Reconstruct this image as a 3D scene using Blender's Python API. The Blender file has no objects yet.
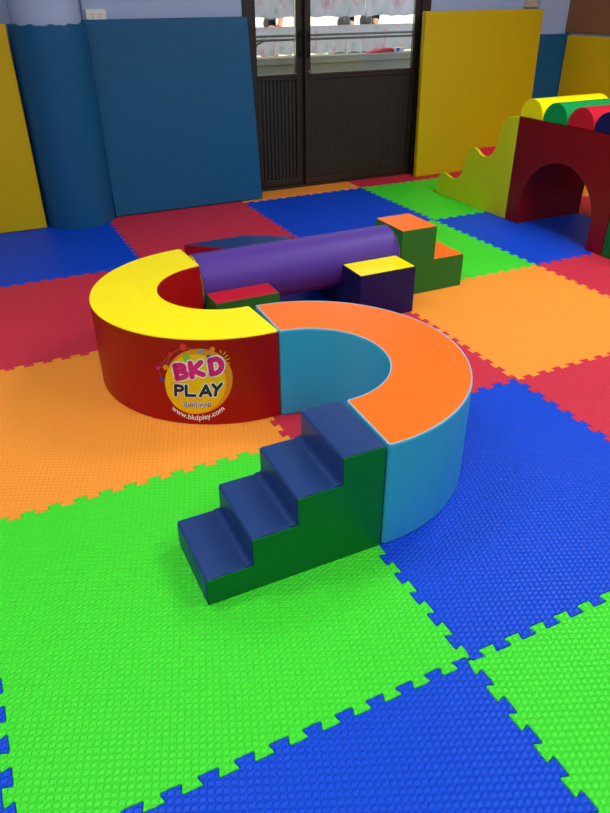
import bpy, bmesh, math, random
from mathutils import Matrix, Vector
random.seed(7)
PI = math.pi
SC = bpy.context.scene
COL = SC.collection

# ------------------------------------------------------------------ camera
cam_data = bpy.data.cameras.new('camera')
cam = bpy.data.objects.new('camera', cam_data)
COL.objects.link(cam)
cam_data.sensor_fit = 'HORIZONTAL'
cam_data.sensor_width = 36.0
cam_data.lens = 36.0 * 676.1 / 610.0
cam_data.clip_start = 0.02
cam_data.clip_end = 200
R = ((0.90101982, 0.230938, -0.3671933), (-0.43373814, 0.46818467, -0.76985345), (-0.00587414, 0.85291896, 0.52201029))
M = Matrix.Identity(4)
for i in range(3):
    for j in range(3):
        M[i][j] = R[i][j]
M[0][3], M[1][3], M[2][3] = -0.7876, -0.7734, 1.3289
cam.matrix_world = M
SC.camera = cam

# ------------------------------------------------------------------ world, sun, lamps, exposure
SC.view_settings.view_transform = 'Standard'
SC.view_settings.look = 'None'
SC.view_settings.gamma = 1.0
SC.view_settings.use_curve_mapping = False
SC.view_settings.exposure = 0.14

world = bpy.data.worlds.new('world')
SC.world = world
world.use_nodes = True
wn = world.node_tree.nodes
wn.clear()
w_out = wn.new('ShaderNodeOutputWorld')
w_bg = wn.new('ShaderNodeBackground')
w_bg.inputs['Color'].default_value = (0.93, 0.96, 1.0, 1.0)          # bright overcast sky
w_bg.inputs['Strength'].default_value = 2.2
world.node_tree.links.new(w_bg.outputs[0], w_out.inputs[0])

sun_d = bpy.data.lights.new('sun', 'SUN')
sun_d.energy = 2.6
sun_d.angle = math.radians(1.0)
sun_d.color = (1.0, 0.95, 0.86)
sun = bpy.data.objects.new('sun', sun_d)
COL.objects.link(sun)
sun.rotation_euler = (math.radians(38), 0, math.radians(-12))      # comes over the roof onto the courtyard
sun.location = (0, -5, 20)

LAMPS = [(-1.0, -0.5, 25.0), (1.7, -0.5, 32.0), (-1.0, 1.4, 19.0), (2.4, 1.6, 44.0)]          # ceiling panels
LAMP_W, LAMP_L, CEIL = 0.6, 1.2, 2.8
for (lx, ly, lp) in LAMPS:
    ld = bpy.data.lights.new('ceiling_lamp_light', 'AREA')
    ld.shape = 'RECTANGLE'
    ld.size, ld.size_y = LAMP_L, LAMP_W
    ld.energy = lp
    ld.color = (1.0, 0.985, 0.96)
    lo = bpy.data.objects.new('ceiling_lamp_light', ld)
    COL.objects.link(lo)
    lo.location = (lx, ly, CEIL - 0.075)

# ------------------------------------------------------------------ helpers: materials
def lin(c):
    f = lambda v: (v / 255.0) / 12.92 if v / 255.0 <= 0.04045 else ((v / 255.0 + 0.055) / 1.055) ** 2.4
    return (f(c[0]), f(c[1]), f(c[2]), 1.0)

def new_mat(name):
    m = bpy.data.materials.new(name)
    m.use_nodes = True
    nt = m.node_tree
    b = nt.nodes['Principled BSDF']
    return m, nt, b

def noise_mix(nt, b, col, amount, scale):
    tc = nt.nodes.new('ShaderNodeTexCoord')
    n = nt.nodes.new('ShaderNodeTexNoise')
    n.inputs['Scale'].default_value = scale
    n.inputs['Detail'].default_value = 3
    r = nt.nodes.new('ShaderNodeMapRange')
    r.inputs['To Min'].default_value = 1.0 - amount
    r.inputs['To Max'].default_value = 1.0 + amount
    mx = nt.nodes.new('ShaderNodeVectorMath')
    mx.operation = 'SCALE'
    mx.inputs[0].default_value = col[:3]
    nt.links.new(tc.outputs['Object'], n.inputs['Vector'])
    nt.links.new(n.outputs['Fac'], r.inputs['Value'])
    nt.links.new(r.outputs[0], mx.inputs['Scale'])
    nt.links.new(mx.outputs[0], b.inputs['Base Color'])
    return tc, n

def vinyl(name, rgb, rough=0.38, wrinkle=0.12):
    m, nt, b = new_mat(name)
    tc, n0 = noise_mix(nt, b, lin(rgb), 0.04, 6.0)
    b.inputs['Roughness'].default_value = rough
    b.inputs['Specular IOR Level'].default_value = 0.22
    n = nt.nodes.new('ShaderNodeTexNoise')
    n.inputs['Scale'].default_value = 9.0
    n.inputs['Detail'].default_value = 2
    n2 = nt.nodes.new('ShaderNodeTexVoronoi')
    n2.inputs['Scale'].default_value = 700.0
    ad = nt.nodes.new('ShaderNodeMath')
    ad.operation = 'MULTIPLY_ADD'
    ad.inputs[1].default_value = 0.01
    bp = nt.nodes.new('ShaderNodeBump')
    bp.inputs['Strength'].default_value = wrinkle
    bp.inputs['Distance'].default_value = 0.02
    nt.links.new(tc.outputs['Object'], n.inputs['Vector'])
    nt.links.new(tc.outputs['Object'], n2.inputs['Vector'])
    nt.links.new(n2.outputs['Distance'], ad.inputs[0])
    nt.links.new(n.outputs['Fac'], ad.inputs[2])
    nt.links.new(ad.outputs[0], bp.inputs['Height'])
    nt.links.new(bp.outputs[0], b.inputs['Normal'])
    return m

def foam(name, rgb):
    """EVA foam with an embossed scale pattern of 2 cm pitch"""
    m, nt, b = new_mat(name)
    tc, n0 = noise_mix(nt, b, lin(rgb), 0.05, 2.5)
    b.inputs['Roughness'].default_value = 0.42
    b.inputs['Specular IOR Level'].default_value = 0.18
    sep = nt.nodes.new('ShaderNodeSeparateXYZ')
    nt.links.new(tc.outputs['Object'], sep.inputs[0])
    def mth(op, a, bb=None, c=None):
        n = nt.nodes.new('ShaderNodeMath')
        n.operation = op
        for k, v in enumerate((a, bb, c)):
            if v is None:
                continue
            if isinstance(v, (int, float)):
                n.inputs[k].default_value = v
            else:
                nt.links.new(v, n.inputs[k])
        return n.outputs[0]
    P = 0.021                                   # embossed scale pattern, rows offset by half a scale
    u = mth('MULTIPLY', mth('MULTIPLY_ADD', sep.outputs[1], 0.45, sep.outputs[0]), 0.912 / P)
    v = mth('MULTIPLY', mth('MULTIPLY_ADD', sep.outputs[0], -0.45, sep.outputs[1]), 0.912 / (P * 0.55))
    row = mth('FLOOR', v)
    fu = mth('SUBTRACT', mth('FRACT', mth('MULTIPLY_ADD', row, 0.5, u)), 0.5)
    fv = mth('MULTIPLY', mth('FRACT', v), 0.62)
    d = mth('SQRT', mth('ADD', mth('MULTIPLY', fu, fu), mth('MULTIPLY', fv, fv)))
    h = mth('SMOOTH_MIN', mth('MULTIPLY', mth('ABSOLUTE', mth('SUBTRACT', d, 0.43)), 6.0), 1.0, 0.4)
    bp = nt.nodes.new('ShaderNodeBump')
    bp.inputs['Strength'].default_value = 0.85
    bp.inputs['Distance'].default_value = 0.0024
    nt.links.new(h, bp.inputs['Height'])
    nt.links.new(bp.outputs[0], b.inputs['Normal'])
    return m

def plain(name, rgb, rough=0.6, metallic=0.0, amount=0.05, scale=8.0, bump=0.0):
    m, nt, b = new_mat(name)
    tc, n = noise_mix(nt, b, lin(rgb), amount, scale)
    b.inputs['Roughness'].default_value = rough
    b.inputs['Metallic'].default_value = metallic
    if bump:
        n2 = nt.nodes.new('ShaderNodeTexNoise')
        n2.inputs['Scale'].default_value = 60
        bp = nt.nodes.new('ShaderNodeBump')
        bp.inputs['Strength'].default_value = bump
        bp.inputs['Distance'].default_value = 0.004
        nt.links.new(tc.outputs['Object'], n2.inputs['Vector'])
        nt.links.new(n2.outputs['Fac'], bp.inputs['Height'])
        nt.links.new(bp.outputs[0], b.inputs['Normal'])
    return m

def emissive(name, rgb, strength):
    m, nt, b = new_mat(name)
    b.inputs['Base Color'].default_value = lin(rgb)
    b.inputs['Emission Color'].default_value = lin(rgb)
    b.inputs['Emission Strength'].default_value = strength
    return m

def glass_mat(name):
    m = bpy.data.materials.new(name)
    m.use_nodes = True
    nt = m.node_tree
    nt.nodes.clear()
    out = nt.nodes.new('ShaderNodeOutputMaterial')
    tr = nt.nodes.new('ShaderNodeBsdfTransparent')
    tr.inputs[0].default_value = (0.86, 0.88, 0.87, 1)
    gl = nt.nodes.new('ShaderNodeBsdfGlossy')
    gl.inputs['Roughness'].default_value = 0.05
    fr = nt.nodes.new('ShaderNodeFresnel')
    fr.inputs[0].default_value = 1.45
    mx = nt.nodes.new('ShaderNodeMixShader')
    nt.links.new(fr.outputs[0], mx.inputs[0])
    nt.links.new(tr.outputs[0], mx.inputs[1])
    nt.links.new(gl.outputs[0], mx.inputs[2])
    nt.links.new(mx.outputs[0], out.inputs[0])
    return m

def paper_mat(name, seed):
    """thin white sheet, faint pink and green print, some light through it"""
    m, nt, b = new_mat(name)
    tc = nt.nodes.new('ShaderNodeTexCoord')
    mp = nt.nodes.new('ShaderNodeMapping')
    mp.inputs['Scale'].default_value = (9, 1, 6)
    mp.inputs['Location'].default_value = (seed * 3.7, 0, seed)
    n = nt.nodes.new('ShaderNodeTexNoise')
    n.inputs['Scale'].default_value = 1.3
    n.inputs['Detail'].default_value = 2
    cr = nt.nodes.new('ShaderNodeValToRGB')
    e = cr.color_ramp.elements
    e[0].position, e[0].color = 0.30, lin((185, 205, 190))
    e[1].position, e[1].color = 0.72, lin((215, 180, 190))
    a = e.new(0.42); a.color = lin((215, 216, 220))
    c = e.new(0.58); c.color = lin((220, 219, 224))
    nt.links.new(tc.outputs['Object'], mp.inputs['Vector'])
    nt.links.new(mp.outputs[0], n.inputs['Vector'])
    nt.links.new(n.outputs['Fac'], cr.inputs[0])
    nt.links.new(cr.outputs[0], b.inputs['Base Color'])
    b.inputs['Roughness'].default_value = 0.7
    tl = nt.nodes.new('ShaderNodeBsdfTranslucent')
    nt.links.new(cr.outputs[0], tl.inputs[0])
    mx = nt.nodes.new('ShaderNodeMixShader')
    mx.inputs[0].default_value = 0.45
    out = nt.nodes['Material Output']
    nt.links.new(b.outputs[0], mx.inputs[1])
    nt.links.new(tl.outputs[0], mx.inputs[2])
    nt.links.new(mx.outputs[0], out.inputs[0])
    return m

MT = {
    'f_green': foam('foam_green', (66, 226, 50)),
    'f_blue': foam('foam_blue', (5, 72, 212)),
    'f_orange': foam('foam_orange', (255, 158, 56)),
    'f_red': foam('foam_red', (210, 50, 74)),
    'yellow': vinyl('vinyl_yellow', (255, 236, 0)),
    'red': vinyl('vinyl_red', (172, 16, 16)),
    'crimson': vinyl('vinyl_crimson', (196, 26, 44)),
    'orange': vinyl('vinyl_orange', (255, 112, 20)),
    'sky': vinyl('vinyl_sky_blue', (62, 170, 210)),
    'pale': vinyl('vinyl_blue_rim_highlight', (112, 192, 222)),  # light blue rim piping, paled so its colour carries the edge highlight
    'navy': vinyl('vinyl_navy', (34, 62, 118), 0.38, 0.2),
    'dnavy': vinyl('vinyl_dark_navy', (24, 26, 84)),
    'green': vinyl('vinyl_green', (12, 116, 42)),
    'dgreen': vinyl('vinyl_deep_green', (40, 118, 44)),
    'purple': vinyl('vinyl_purple', (86, 58, 152), 0.5),
    'olive': vinyl('vinyl_yellow_green', (222, 214, 30)),
    'maroon': vinyl('vinyl_maroon', (128, 13, 20)),
    'emerald': vinyl('vinyl_emerald', (10, 150, 76)),
    'pad_blue': vinyl('pad_blue', (20, 88, 132), 0.45, 0.2),
    'pad_yellow': vinyl('pad_yellow', (204, 172, 12), 0.45, 0.15),
    'wall': plain('wall_lilac_paint', (166, 182, 218), 0.7, bump=0.05),
    'ceiling': plain('ceiling_white_paint', (232, 232, 230), 0.8),
    'sub': plain('grey_concrete_floor', (70, 70, 72), 0.8),
    'frame': plain('dark_brown_aluminium', (48, 38, 30), 0.4, 0.1, 0.06, 12),
    'rib': plain('dark_brown_ribbed_board', (40, 33, 28), 0.5, 0.0, 0.06, 12),
    'glass': glass_mat('clear_glass'),
    'white': plain('white_plastic', (232, 230, 222), 0.35),
    'black': plain('black_plastic', (18, 18, 18), 0.4),
    'board': plain('brown_board', (130, 84, 50), 0.6, 0.0, 0.12, 5),
    'beige': plain('beige_wood', (196, 170, 150), 0.6, 0.0, 0.1, 20),
    'concrete': plain('grey_green_parapet', (165, 163, 138), 0.85, bump=0.2),
    'pave': plain('pale_paving', (222, 212, 190), 0.9),
    'cream': plain('cream_render', (246, 236, 210), 0.9),
    'steel': plain('dull_steel', (112, 108, 92), 0.5, 0.1),
    'diff': emissive('lamp_diffuser', (255, 252, 245), 3.0),
    'skin': plain('skin', (196, 140, 110), 0.6),
    'hair': plain('black_hair', (22, 17, 15), 0.5),
    'cloth_red': plain('red_cloth', (200, 26, 40), 0.8),
    'cloth_white': plain('white_cloth', (226, 226, 232), 0.8),
    'cloth_dark': plain('dark_cloth', (36, 38, 52), 0.8),
    'cloth_blue': plain('blue_cloth', (40, 50, 140), 0.8),
    'l_yellow': plain('print_yellow', (255, 204, 0), 0.4, 0, 0.0),
    'l_orange': plain('print_orange', (248, 146, 28), 0.4, 0, 0.0),
    'l_pink': plain('print_pink', (236, 0, 134), 0.4, 0, 0.0),
    'l_navy': plain('print_navy', (16, 26, 50), 0.4, 0, 0.0),
    'l_white': plain('print_white', (255, 255, 255), 0.4, 0, 0.0),
    'l_red': plain('print_red', (238, 36, 46), 0.4, 0, 0.0),
    'l_green': plain('print_green', (140, 200, 50), 0.4, 0, 0.0),
    'l_cyan': plain('print_cyan', (50, 166, 216), 0.4, 0, 0.0),
    'l_purple': plain('print_purple', (88, 44, 140), 0.4, 0, 0.0),
    'l_grey': plain('print_grey', (150, 110, 110), 0.4, 0, 0.0),
}
PAPER = [paper_mat('printed_sheet', s) for s in range(4)]

# ------------------------------------------------------------------ helpers: objects
def smooth(me, deg=35):
    for f in me.polygons:
        f.use_smooth = True
    try:
        me.set_sharp_from_angle(angle=math.radians(deg))
    except Exception:
        pass

def obj(name, bm, mat, parent=None, sm=True, fix=True):
    if fix:
        bmesh.ops.recalc_face_normals(bm, faces=bm.faces)
    me = bpy.data.meshes.new(name)
    bm.to_mesh(me)
    bm.free()
    if mat:
        me.materials.append(mat)
    if sm:
        smooth(me)
    o = bpy.data.objects.new(name, me)
    COL.objects.link(o)
    if sm:
        wnm = o.modifiers.new('weighted_normal', 'WEIGHTED_NORMAL')
        wnm.keep_sharp = True
    if parent is not None:
        o.parent = parent
    return o

def thing(name, label, cat, loc=(0, 0, 0), rotz=0, group=None):
    o = bpy.data.objects.new(name, None)
    o.empty_display_size = 0.05
    COL.objects.link(o)
    o.location = loc
    o.rotation_euler = (0, 0, rotz)
    return tag(o, label, cat, group)

def tag(o, label, cat, group=None):
    o['label'] = label
    o['category'] = cat
    if group:
        o['group'] = group
    return o

def struct(name, bm, mat, label=None):
    o = obj(name, bm, mat)
    o['kind'] = 'structure'
    if label:
        o['label'] = label
    return o

def box(bm, x0, x1, y0, y1, z0, z1, bev=0.0):
    t = bmesh.new()
    vs = [t.verts.new((x, y, z)) for x in (x0, x1) for y in (y0, y1) for z in (z0, z1)]
    for q in ((0, 1, 3, 2), (4, 6, 7, 5), (0, 4, 5, 1), (2, 3, 7, 6), (0, 2, 6, 4), (1, 5, 7, 3)):
        t.faces.new([vs[i] for i in q])
    bmesh.ops.recalc_face_normals(t, faces=t.faces)
    if bev:
        bmesh.ops.bevel(t, geom=list(t.edges), offset=bev, segments=3, profile=0.5, affect='EDGES')
    merge(bm, t)
    return bm

def merge(bm, t):
    me = bpy.data.meshes.new('tmp')
    t.to_mesh(me)
    t.free()
    bm.from_mesh(me)
    bpy.data.meshes.remove(me)

def area2(p):
    return sum(p[i - 1][0] * p[i][1] - p[i][0] * p[i - 1][1] for i in range(len(p)))

def inset(p, d):
    """offset a closed polygon inwards by d (mitred)"""
    s = 1 if area2(p) > 0 else -1
    out = []
    n = len(p)
    for i in range(n):
        a, b, c = p[i - 1], p[i], p[(i + 1) % n]
        e1 = (b[0] - a[0], b[1] - a[1]); e2 = (c[0] - b[0], c[1] - b[1])
        l1 = math.hypot(*e1) or 1; l2 = math.hypot(*e2) or 1
        n1 = (-e1[1] / l1 * s, e1[0] / l1 * s); n2 = (-e2[1] / l2 * s, e2[0] / l2 * s)
        mx, my = n1[0] + n2[0], n1[1] + n2[1]
        k = mx * mx + my * my
        k = 2.0 / k if k > 0.3 else 2.0 / 0.3
        out.append((b[0] + mx * d * k, b[1] + my * d * k))
    return out

def rounded(p, r, n=3, only=None):
    """round the corners of a closed polygon"""
    out = []
    m = len(p)
    for i in range(m):
        a, b, c = Vector(p[i - 1]), Vector(p[i]), Vector(p[(i + 1) % m])
        e1, e2 = a - b, c - b
        rr = min(r, e1.length * 0.45, e2.length * 0.45)
        if e1.length < 1e-9 or e2.length < 1e-9 or abs(e1.normalized().cross(e2.normalized())) < 0.15 or (only and i not in only):
            out.append((b.x, b.y)); continue
        p0 = b + e1.normalized() * rr
        p2 = b + e2.normalized() * rr
        for k in range(n + 1):
            t = k / n
            q = p0 * (1 - t) ** 2 + b * 2 * t * (1 - t) + p2 * t * t
            out.append((q.x, q.y))
    return out

def prism(bm, poly, a, b, axis='z', bev=0.0, seg=3):
    """extrude a 2D polygon between a and b. axis z: poly=(x,y); axis y: poly=(x,z); axis x: poly=(y,z)"""
    def P(q, t):
        return {'z': (q[0], q[1], t), 'y': (q[0], t, q[1]), 'x': (t, q[0], q[1])}[axis]
    t = bmesh.new()
    if bev and b - a > 2.2 * bev:
        levels = []
        for k in range(seg + 1):
            an = PI / 2 * k / seg
            levels.append((a + bev * (1 - math.sin(an)), bev * (1 - math.cos(PI / 2 - an)) if False else bev * (1 - math.sin(PI / 2 * (1 - k / seg) if False else PI / 2 - an)) ))
        lv = []
        for k in range(seg + 1):
            an = PI / 2 * k / seg
            lv.append((a + bev * (1 - math.cos(an)), bev * (1 - math.sin(an))))
        lv2 = [(b - (z - a), d) for z, d in reversed(lv)]
        lv = lv + lv2
    else:
        lv = [(a, 0), (b, 0)]
    rings = []
    for z, d in lv:
        q = inset(poly, d) if d > 1e-9 else poly
        rings.append([t.verts.new(P(v, z)) for v in q])
    n = len(poly)
    for r0, r1 in zip(rings, rings[1:]):
        for i in range(n):
            t.faces.new((r0[i - 1], r0[i], r1[i], r1[i - 1]))
    t.faces.new(rings[0])
    t.faces.new(rings[-1])
    bmesh.ops.recalc_face_normals(t, faces=t.faces)
    merge(bm, t)
    return bm

def tube(bm, p0, p1, r, n=16, r1=None, caps=True):
    p0, p1 = Vector(p0), Vector(p1)
    d = (p1 - p0)
    q = d.to_track_quat('Z', 'Y')
    t = bmesh.new()
    r1 = r if r1 is None else r1
    A = [t.verts.new(p0 + q @ Vector((r * math.cos(2 * PI * i / n), r * math.sin(2 * PI * i / n), 0))) for i in range(n)]
    B = [t.verts.new(p1 + q @ Vector((r1 * math.cos(2 * PI * i / n), r1 * math.sin(2 * PI * i / n), 0))) for i in range(n)]
    for i in range(n):
        t.faces.new((A[i - 1], A[i], B[i], B[i - 1]))
    if caps:
        t.faces.new(A); t.faces.new(B)
    bmesh.ops.recalc_face_normals(t, faces=t.faces)
    merge(bm, t)
    return bm

def path_tube(bm, pts, r, n=8, closed=False):
    pts = [Vector(p) for p in pts]
    m = len(pts)
    rings = []
    up = Vector((0, 0, 1))
    t = bmesh.new()
    for i, p in enumerate(pts):
        a = pts[i - 1] if (i > 0 or closed) else p
        b = pts[(i + 1) % m] if (i < m - 1 or closed) else p
        d = (b - a).normalized()
        s = d.cross(up)
        if s.length < 0.1:
            s = d.cross(Vector((1, 0, 0)))
        s.normalize()
        w = s.cross(d)
        rings.append([t.verts.new(p + s * r * math.cos(2 * PI * k / n) + w * r * math.sin(2 * PI * k / n)) for k in range(n)])
    prs = list(zip(rings, rings[1:]))
    if closed:
        prs.append((rings[-1], rings[0]))
    for r0, r1 in prs:
        for k in range(n):
            t.faces.new((r0[k - 1], r0[k], r1[k], r1[k - 1]))
    if not closed:
        t.faces.new(rings[0]); t.faces.new(rings[-1])
    bmesh.ops.recalc_face_normals(t, faces=t.faces)
    merge(bm, t)
    return bm

# ------------------------------------------------------------------ the room
YW = 4.25            # inner face of the back wall
XR = 4.08            # inner face of the right wall
XL, YF = -2.6, -2.6
WT = 0.12
struct('floor', box(bmesh.new(), XL - WT, XR + WT, YF - WT, YW + WT, -0.12, -0.02), MT['sub'])
struct('ceiling', box(bmesh.new(), XL - WT, XR + WT, YF - WT, YW + 0.7, CEIL, CEIL + 0.12), MT['ceiling'])
DX0, DX1, DZ = 1.15, 2.70, 2.1
bm = bmesh.new()
box(bm, XL - WT, DX0, YW, YW + WT, -0.02, CEIL)
box(bm, DX1, XR + WT, YW, YW + WT, -0.02, CEIL)
box(bm, DX0, DX1, YW, YW + WT, DZ, CEIL)
struct('wall_back', bm, MT['wall'])
struct('wall_left', box(bmesh.new(), XL - WT, XL, YF, YW, -0.02, CEIL), MT['wall'])
struct('wall_right', box(bmesh.new(), XR, XR + WT, YF, YW, -0.02, CEIL), MT['wall'])
struct('wall_front', box(bmesh.new(), XL - WT, XR + WT, YF - WT, YF, -0.02, CEIL), MT['wall'])
# round pillar on the back wall and square pillar in the right corner
PX, PY = -0.165, 4.10
struct('wall_round_pillar', tube(bmesh.new(), (PX, PY, -0.02), (PX, PY, CEIL), 0.2, 40), MT['wall'], 'lilac painted round pillar rising above its blue pad')
struct('wall_corner_pillar', box(bmesh.new(), 3.74, XR, 4.19, YW, -0.02, CEIL), MT['wall'], 'lilac painted square pillar in the right corner')

# ------------------------------------------------------------------ door
def frame_rect(bm, x0, x1, z0, z1, y0, y1, w, wt=None, wb=None):
    wt = w if wt is None else wt
    wb = w if wb is None else wb
    box(bm, x0, x0 + w, y0, y1, z0, z1, 0.003)
    box(bm, x1 - w, x1, y0, y1, z0, z1, 0.003)
    box(bm, x0 + w, x1 - w, y0, y1, z1 - wt, z1, 0.003)
    box(bm, x0 + w, x1 - w, y0, y1, z0, z0 + wb, 0.003)

def kid(o, parent):
    o.parent = parent
    return o

bm = bmesh.new()
box(bm, DX0, DX0 + 0.07, YW - 0.012, YW + 0.1, -0.02, DZ, 0.003)
box(bm, DX1 - 0.08, DX1, YW - 0.012, YW + 0.1, -0.02, DZ, 0.003)
box(bm, DX0 + 0.07, DX1 - 0.08, YW - 0.012, YW + 0.1, DZ - 0.06, DZ, 0.003)
box(bm, DX0 + 0.07, DX1 - 0.08, YW - 0.005, YW + 0.1, -0.02, 0.012, 0.002)
trim = struct('trim_1', bm, MT['frame'], 'dark brown door frame set in the back wall')

def leaf(name, x0, x1, y0, ribs, label, handle_x, rd=0.014):
    bm = bmesh.new()
    y1 = y0 + 0.035
    z0, z1 = 0.014, DZ - 0.062
    frame_rect(bm, x0, x1, z0, z1, y0, y1, 0.045)
    box(bm, x0 + 0.045, x1 - 0.045, y0, y1, 0.775, 0.815, 0.003)     # middle rail
    box(bm, x0 + 0.045, x1 - 0.045, y0 - 0.006, y1, 0.80, 0.812, 0.002)
    if rd > 0.01:
        box(bm, 1.578, x1 - 0.040, y0 - 0.0015, y1 + 0.001, z0 + 0.001, z1 - 0.001, 0.001)
    d = struct(name, bm, MT['frame'], label)
    # ribbed lower board
    bm = bmesh.new()
    xs0, xs1 = x0 + 0.046, (1.577 if rd > 0.01 else x1 - 0.046)
    pw = (xs1 - xs0) / ribs
    prof = []
    for i in range(ribs):
        a = xs0 + i * pw
        prof += [(a, y0 + 0.012 + rd), (a + pw * 0.12, y0 + 0.012), (a + pw * 0.88, y0 + 0.012), (a + pw * 0.999, y0 + 0.012 + rd)]
    prof += [(xs1, y0 + 0.032), (xs0, y0 + 0.032)]
    prism(bm, prof, 0.06, 0.774, 'z')
    o = obj('door_panel', bm, MT['rib'], d)
    o['label'] = 'dark ribbed lower door panel'
    o = obj('door_glass', box(bmesh.new(), xs0, xs1, y0 + 0.014, y0 + 0.019, 0.816, z1 - 0.046), MT['glass'], d)
    bm = bmesh.new()
    box(bm, handle_x - 0.012, handle_x + 0.012, y0 - 0.008, y0, 0.92, 1.10, 0.004)
    path_tube(bm, [(handle_x, y0 - 0.006, 0.935), (handle_x, y0 - 0.03, 0.955), (handle_x, y0 - 0.03, 1.065), (handle_x, y0 - 0.006, 1.085)], 0.006)
    o = obj('door_handle', bm, MT['black'], d)
    return d
leaf('door_1', DX0 + 0.071, 1.665, YW + 0.045, 10, 'narrow dark sliding door leaf beside the blue wall pad', 1.603)
d2 = leaf('door_2', 1.632, DX1 - 0.081, YW + 0.005, 26, 'wide dark door leaf beside the yellow wall pad', 1.657, 0.003)
bm = bmesh.new()
tube(bm, (1.665, YW + 0.006, 0.828), (1.665, YW - 0.012, 0.828), 0.012, 16)
obj('door_lock', bm, MT['steel'], d2)

# ------------------------------------------------------------------ ceiling lamps (out of frame, they light the room)
for k, (lx, ly, lp) in enumerate(LAMPS):
    t = thing('ceiling_light', 'white ceiling light panel, %s of the four' % ('near left', 'near right', 'far left', 'far right')[k], 'lamp', (lx, ly, CEIL), 0)
    bm = bmesh.new()
    frame_rect(bm, -LAMP_L / 2 - 0.02, LAMP_L / 2 + 0.02, -LAMP_W / 2 - 0.02, LAMP_W / 2 + 0.02, -0.06, 0.0, 0.02)
    for v in bm.verts:
        v.co = (v.co.x, v.co.z, v.co.y)
    obj('housing', bm, MT['white'], t)
    obj('diffuser', box(bmesh.new(), -LAMP_L / 2, LAMP_L / 2, -LAMP_W / 2, LAMP_W / 2, -0.05, -0.04), MT['diff'], t)

# ------------------------------------------------------------------ foam floor mats with interlocking teeth
PITCH = 1.0 / 13
DEPTH = 0.011
def edge_profile(phase):
    """(t, offset) along one edge; offset is + for a tab pointing out, - for a socket; phase = fraction where own tabs sit"""
    pts = []
    for k in range(13):
        for c, s in ((0.25, 1 if phase == 0.25 else -1), (0.75, 1 if phase == 0.75 else -1)):
            pts.append(((k + c) * PITCH, s))
    return pts

def mat_outline(x0, y0, x1, y1, teeth):
    """teeth = (bottom, right, top, left) booleans"""
    NECK, TIP = 0.0150, 0.0234
    out = []
    def run(ax, n, length, phase, on, rev):
        # ax: start point -> direction along the edge, n: outward normal; t measured from the tile's low corner
        pts = []
        if on:
            k = 0
            while (k + 1) * PITCH <= length + 1e-6:
                tc = (k + phase) * PITCH
                pts += [(tc - NECK, -DEPTH), (tc - TIP, DEPTH), (tc + TIP, DEPTH), (tc + NECK, -DEPTH)]
                k += 1
        return pts
    # bottom edge (y = y0): own tabs point down at phase .25; left to right
    L, H = x1 - x0, y1 - y0
    def clampseq(seq, length):
        return [(max(0.0015, min(length - 0.0015, t)), o) for t, o in seq]
    b = clampseq(run(None, None, L, 0.25, teeth[0], False), L)
    r = clampseq(run(None, None, H, 0.25, teeth[1], False), H)
    tp = clampseq(run(None, None, L, 0.75, teeth[2], False), L)
    l = clampseq(run(None, None, H, 0.75, teeth[3], False), H)
    if r and not b: r = r[2:]
    if tp and not r: tp = tp[:-2]
    if l and not tp: l = l[:-2]
    if b and not l: b = b[2:]
    if not b and not l: out.append((x0, y0))
    elif b and not l: out.append((x0, y0 - DEPTH))
    out += [(x0 + t, y0 - o) for t, o in b]
    if not r: out.append((x1, y0))
    elif not b: out.append((x1 + DEPTH, y0))
    out += [(x1 + o, y0 + t) for t, o in r]
    if not tp: out.append((x1, y1))
    elif not r: out.append((x1, y1 + DEPTH))
    out += [(x0 + t, y1 + o) for t, o in reversed(tp)]
    if not l: out.append((x0, y1))
    elif not tp: out.append((x0 - DEPTH, y1))
    out += [(x0 - o, y0 + t) for t, o in reversed(l)]
    if l and not b: out.append((x0, y0))
    return out

def foam_mat(i, j, colour, label, rect=None, teeth=(1, 1, 1, 1)):
    x0, y0, x1, y1 = rect if rect else (i, j, i + 1, j + 1)
    W, H = x1 - x0, y1 - y0
    o_ = mat_outline(0, 0, W, H, teeth)
    o_ = rounded(o_, 0.006, 3)
    bm = bmesh.new()
    a = inset(o_, 0.0005)
    b = inset(o_, 0.0022)
    rings = [[bm.verts.new((p[0], p[1], z)) for p in q] for q, z in ((a, -0.018), (a, -0.0016), (b, 0.0))]
    n = len(o_)
    for r0, r1 in zip(rings, rings[1:]):
        for k in range(n):
            bm.faces.new((r0[k - 1], r0[k], r1[k], r1[k - 1]))
    bm.faces.new(rings[-1]); bm.faces.new(list(reversed(rings[0])))
    o = obj('foam_floor_mat', bm, MT['f_' + colour], None, False)
    o.location = (x0, y0, 0)
    tag(o, label, 'floor mat', 'interlocking foam floor mats')
    return o

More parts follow.
